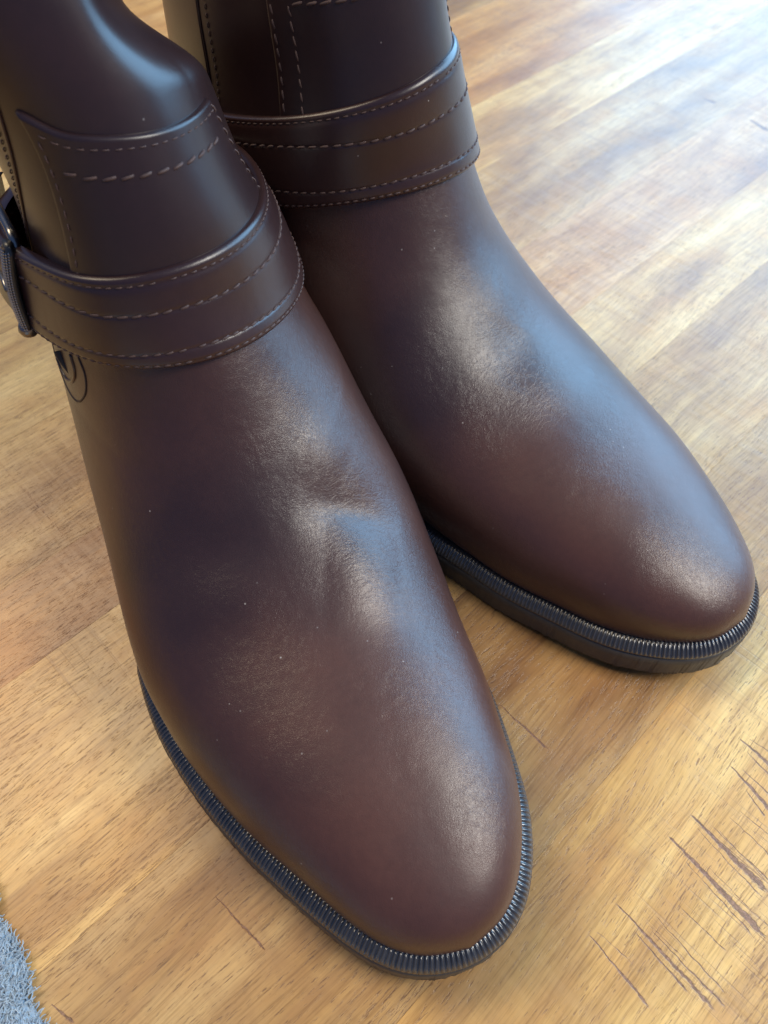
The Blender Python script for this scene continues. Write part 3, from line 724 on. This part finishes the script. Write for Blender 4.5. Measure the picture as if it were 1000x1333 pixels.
def build_table():
    root = mesh_obj('tabletop', [(x, y, z) for z in (-.030, -.0225) for x, y in ((-1.5, -1.0), (1.5, -1.0), (1.5, 2.2), (-1.5, 2.2))],
                    [[0, 3, 2, 1], [4, 5, 6, 7], [0, 1, 5, 4], [1, 2, 6, 5], [2, 3, 7, 6], [3, 0, 4, 7]], M['dark'], None, smooth=False, kind='structure')
    root['label'] = 'varnished golden wood tabletop of diagonal boards with saw marks under both boots'
    rr = random.Random(5)
    near = [-.004, -.091, -.186, -.226, -.30, -.372, -.47]; 
    far = [-.004, -.055, -.118, -.168, -.226, -.30, -.36, -.47]
    pos = [-.004, .088, .165, .262]
    def more(s, step, lim):
        v = s
        out = []
        while abs(v) < lim: v += step * rr.uniform(.75, 1.25); out.append(v)
        return out
    neg_tail = more(-.47, -.085, 1.3); pos_tail = more(.262, .085, .9)
    tones = {}
    def plank(c0, c1, l0, l1, tone, mat='wood'):
        g = .00002; y0, y1 = min(c0, c1) + g, max(c0, c1) - g; x0, x1 = l0 + g, l1 - g; e = .00005
        cx, cy = (x0 + x1) / 2, (y0 + y1) / 2; hx, hy = (x1 - x0) / 2, (y1 - y0) / 2
        V = []
        for z, i_ in ((-.022, 0), (-e, 0), (0, e)):
            for sx, sy in ((-1, -1), (1, -1), (1, 1), (-1, 1)): V.append((sx * (hx - i_), sy * (hy - i_), z))
        F = [[3, 2, 1, 0], [8, 9, 10, 11]]
        for k in (0, 4):
            for q in range(4): F.append([k + q, k + (q + 1) % 4, k + 4 + (q + 1) % 4, k + 4 + q])
        o = mesh_obj('plank', V, F, M[mat], root, smooth=False)
        # local x = grain direction
        w = gl * cx + gc * cy
        o.location = (w[0], w[1], rr.uniform(-.00008, .0)); o.rotation_euler = (0, 0, math.atan2(gl[1], gl[0]) + math.pi)   # local y -> gc side
        o.color = (*tone, 1)
    base = [(1.0, .98, .95), (1.14, 1.11, 1.06), (.80, .72, .64), (1.0, .82, .66), (1.22, 1.22, 1.14), (.76, .70, .64), (.95, .76, .56)]
    fixed = {('n', -.004): (.82, .76, .72), ('n', -.091): (1.14, 1.10, 1.02), ('n', -.186): (.84, .62, .45), ('n', -.226): (1.04, .96, .86), ('f', -.004): (.84, .80, .74), ('f', -.055): (.95, .92, .86), ('f', -.118): (1.1, 1.1, 1.06), ('f', -.168): (.95, .84, .78), ('f', -.226): (.86, .80, .74), ('f', -.30): (1.1, 1.08, 1.0)}
    for zone, seams, l0, l1 in (('n', near + neg_tail, -.75, .21), ('f', far + neg_tail, .21, 1.05)):
        for k in range(len(seams) - 1):
            j = rr.uniform(-.0, .0)
            t = fixed.get((zone, seams[k]), rr.choice(base))
            plank(seams[k], seams[k + 1], l0, l1, t)
    for k in range(len(neg_tail + far) - 1):
        s = far + neg_tail
        plank(s[k], s[k + 1], 1.05, 2.1, rr.choice(base))
    pp = pos + pos_tail
    for k in range(len(pp) - 1):
        js = sorted([-.95, rr.uniform(-.4, -.15), rr.uniform(.3, .6), 1.4, 2.1]) if k else [-.95, -.22, .62, 1.4, 2.1]
        for a, b_ in zip(js, js[1:]): plank(pp[k], pp[k + 1], a, b_, (1.18, 1.12, .96) if k == 0 else rr.choice(base), 'wood_sawn' if k == 0 and a < .3 else 'wood')
    return root

# ------------------------------------------------------------------ towel
def build_towel():
    m, nt, b = new_mat('pale_blue_terry'); tc = N(nt, 'ShaderNodeTexCoord').outputs['Object']
    n = noise(nt, tc, 260, 3, .6)
    nt.links.new(mix(nt, n, (.20, .29, .38), (.50, .60, .68)), b.inputs['Base Color']); b.inputs['Roughness'].default_value = .9
    b.inputs['Sheen Weight'].default_value = .4
    root = bpy.data.objects.new('towel', None); COL.objects.link(root)
    root['label'] = 'pale blue fuzzy towel corner on the table at lower left'; root['category'] = 'towel'
    # edge line from (0,1180) to (65,1333) in the photo, on the table
    P0 = floor_at(-3, 1178); P1 = floor_at(58, 1333); P0.z = P1.z = 0
    u = (P1 - P0).normalized(); out = Vector((-u.y, u.x, 0));  out = out if out.x > 0 else -out
    a0 = P0 - u * .02; L = .20; Wd = .16
    # slab with rounded edge, slightly wavy
    ns, nw = 60, 24; G = np.zeros((ns, nw, 3))
    for a in range(ns):
        s = a / (ns - 1); p = a0 + u * (s * L) + out * (.0012 * math.sin(s * 40) + .0008 * math.sin(s * 95))
        for c in range(nw):
            t = c / (nw - 1)
            if t < .35: an = (t / .35) * math.pi / 2; q = -.0035 * (1 - math.sin(an)) * 0 - .004 * (1 - math.cos(an)); z = .006 * math.sin(an)
            else: q = -.004 - (t - .35) / .65 * Wd; z = .006 + .001 * math.sin(s * 30 + t * 20)
            v = p + out * (q + .0) ; G[a, c] = (v.x, v.y, z + .0002)
    body = strip_mesh('towel_cloth', G, m, root)
    bag = Bag(); rr = random.Random(11)
    for k in range(14000):
        s = rr.random(); t = rr.random() ** 1.5
        q = -t * .075; p = a0 + u * (s * L * .75) + out * (q + .0012 * math.sin(s * .75 * 40))
        edge = max(0, 1 - t * 14)
        z0 = .006 * math.sqrt(max(0, 1 - edge ** 2)) + .0002
        ang = rr.uniform(0, 2 * math.pi); h = Vector((math.cos(ang), math.sin(ang), 0)); up = (Vector((0, 0, 1)) * rr.uniform(.1, .9) + out * edge * rr.uniform(.1, 1.0) + h * .8).normalized()
        ln = rr.uniform(.0013, .0030) * (1 + .4 * (rr.random() < .08))
        c1 = h.cross(Vector((0, 0, 1)))
        q0 = Vector((p.x, p.y, z0)); q1 = q0 + up * ln * .5; q2 = q1 + (up + h * rr.uniform(-.9, .9) + c1 * rr.uniform(-.9, .9)).normalized() * ln * .5; q3 = q2 + (up * .2 + h * .8 + c1 * rr.uniform(-1, 1)).normalized() * ln * .35
        for qq in (q1, q2, q3): qq.z = max(qq.z, .0005)
        V, F = tube(np.array([q0, q1, q2, q3]), np.array([.00028, .00026, .00023, .00013]), 3, False); bag.add(V, F)
    bag.build('pile', m, root, 'stuff')

# ------------------------------------------------------------------ build
build_table()
build_towel()
M['knurl'] = simple('dark_metal', (.085, .083, .078), .4, .85)
M['stud'] = simple('bright_metal', (.55, .54, .52), .3, 1)

def pinch(G, nm, th):
    s3 = lambda t: (lambda u: u * u * (3 - 2 * u))(np.clip(t, 0, 1))
    k = s3((G[..., 2] - .40 * (G[..., 0] - 9.2) - 17.75) / 2.3) * s3((G[..., 1] + 1.3) / 3.0)
    out = G.copy(); out[..., 1] -= 1.36 * k; return out
A_dents = [narrow_heel, big_noise(3.1, .07),
    seg_dent((17.9, 4.4, 6.6), (16.7, .8, 8.0), 1.1, -.17),       # flex crease
    seg_dent((18.2, 4.6, 6.4), (17.0, 1.6, 7.7), .5, -.10),
    seg_dent((19.6, 3.4, 6.0), (19.0, 1.0, 6.8), 1.6, .15),
    seg_dent((16.2, 2.9, 8.1), (15.4, 1.5, 9.3), 1.0, .10),
    seg_dent((17.3, -.3, 7.7), (17.0, -3.2, 7.2), .8, -.10),
    seg_dent((18.8, -.5, 7.0), (18.6, -3.5, 6.4), .9, .08),
    pinch,                                                             # shaft folds in above the panel
    seg_dent((10.2, 1.0, 18.4), (8.6, 1.7, 18.0), .6, .14)]
B_dents = [narrow_heel, big_noise(9.7, .07),
    seg_dent((18.6, 1.6, 6.5), (17.4, -.6, 7.5), 1.1, -.13),
    seg_dent((17.0, .3, 8.0), (16.0, -1.8, 8.7), 1.2, .07),
    seg_dent((19.8, 1.0, 6.2), (19.6, -1.6, 6.3), 1.4, .08)]
A = Boot((-.1025, .2970), R(23.24), False, A_dents, .9978, (-.0249, -.108))
B = Boot((-.0818, .3519), R(46.53), True, B_dents, 1.0243, (.0317, .045))
def crease_at(b, p): return tuple((b.world(np.array(p)) - b.world(np.array([14., 0, 0]))).tolist())
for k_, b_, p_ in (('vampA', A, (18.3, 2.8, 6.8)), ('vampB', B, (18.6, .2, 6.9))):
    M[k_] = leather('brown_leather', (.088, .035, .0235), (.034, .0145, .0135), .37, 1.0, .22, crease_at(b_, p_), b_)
exA = lambda J: .75 * np.exp(-((((J - 196 + 128) % 256) - 128) / 17.0) ** 2)
grp = 'pair of brown leather ankle boots'
rA, iA = build_boot('ankle_boot', 'brown leather ankle boot nearest the viewer, its metal strap buckle showing at the left', A,
    (((11.91, -.98, 14.71), (-.17, -.028, .985)), ((12.97, -.76, 11.98), (-.193, .048, .98))),
    dict(jl=(229, 236.5), jr=(304, 292), p=(11.9, -1.1, 18.1), n=(-.02, .17, .985), horn=2.2, cols=(.975,)), exA, grp, 'vampA')
build_buckle(A, rA, iA, 209.5, None)
rB, iB = build_boot('ankle_boot', 'brown leather ankle boot standing farther back on the right, no buckle in view', B,
    (((11.78, 1.85, 15.23), (-.257, .138, .956)), ((12.22, 2.22, 12.03), (-.305, -.088, .948))),
    dict(jl=(231, 240.5), jr=(301, 302), p=(12.0, 1.1, 19.1), n=(-.02, .1, .985), cols=(.975, .90)), exA, grp, 'vampB')
build_buckle(B, rB, iB, 212, None)
# children were built in world metres; keep them in place under a root at the boot's base
for r_ in (rA, rB):
    for ch in list(bpy.data.objects):
        if ch.parent == r_:
            ch.data.transform(Matrix.Translation(-r_.location))
            for g_ in ch.children: g_.data.transform(Matrix.Translation(-r_.location))
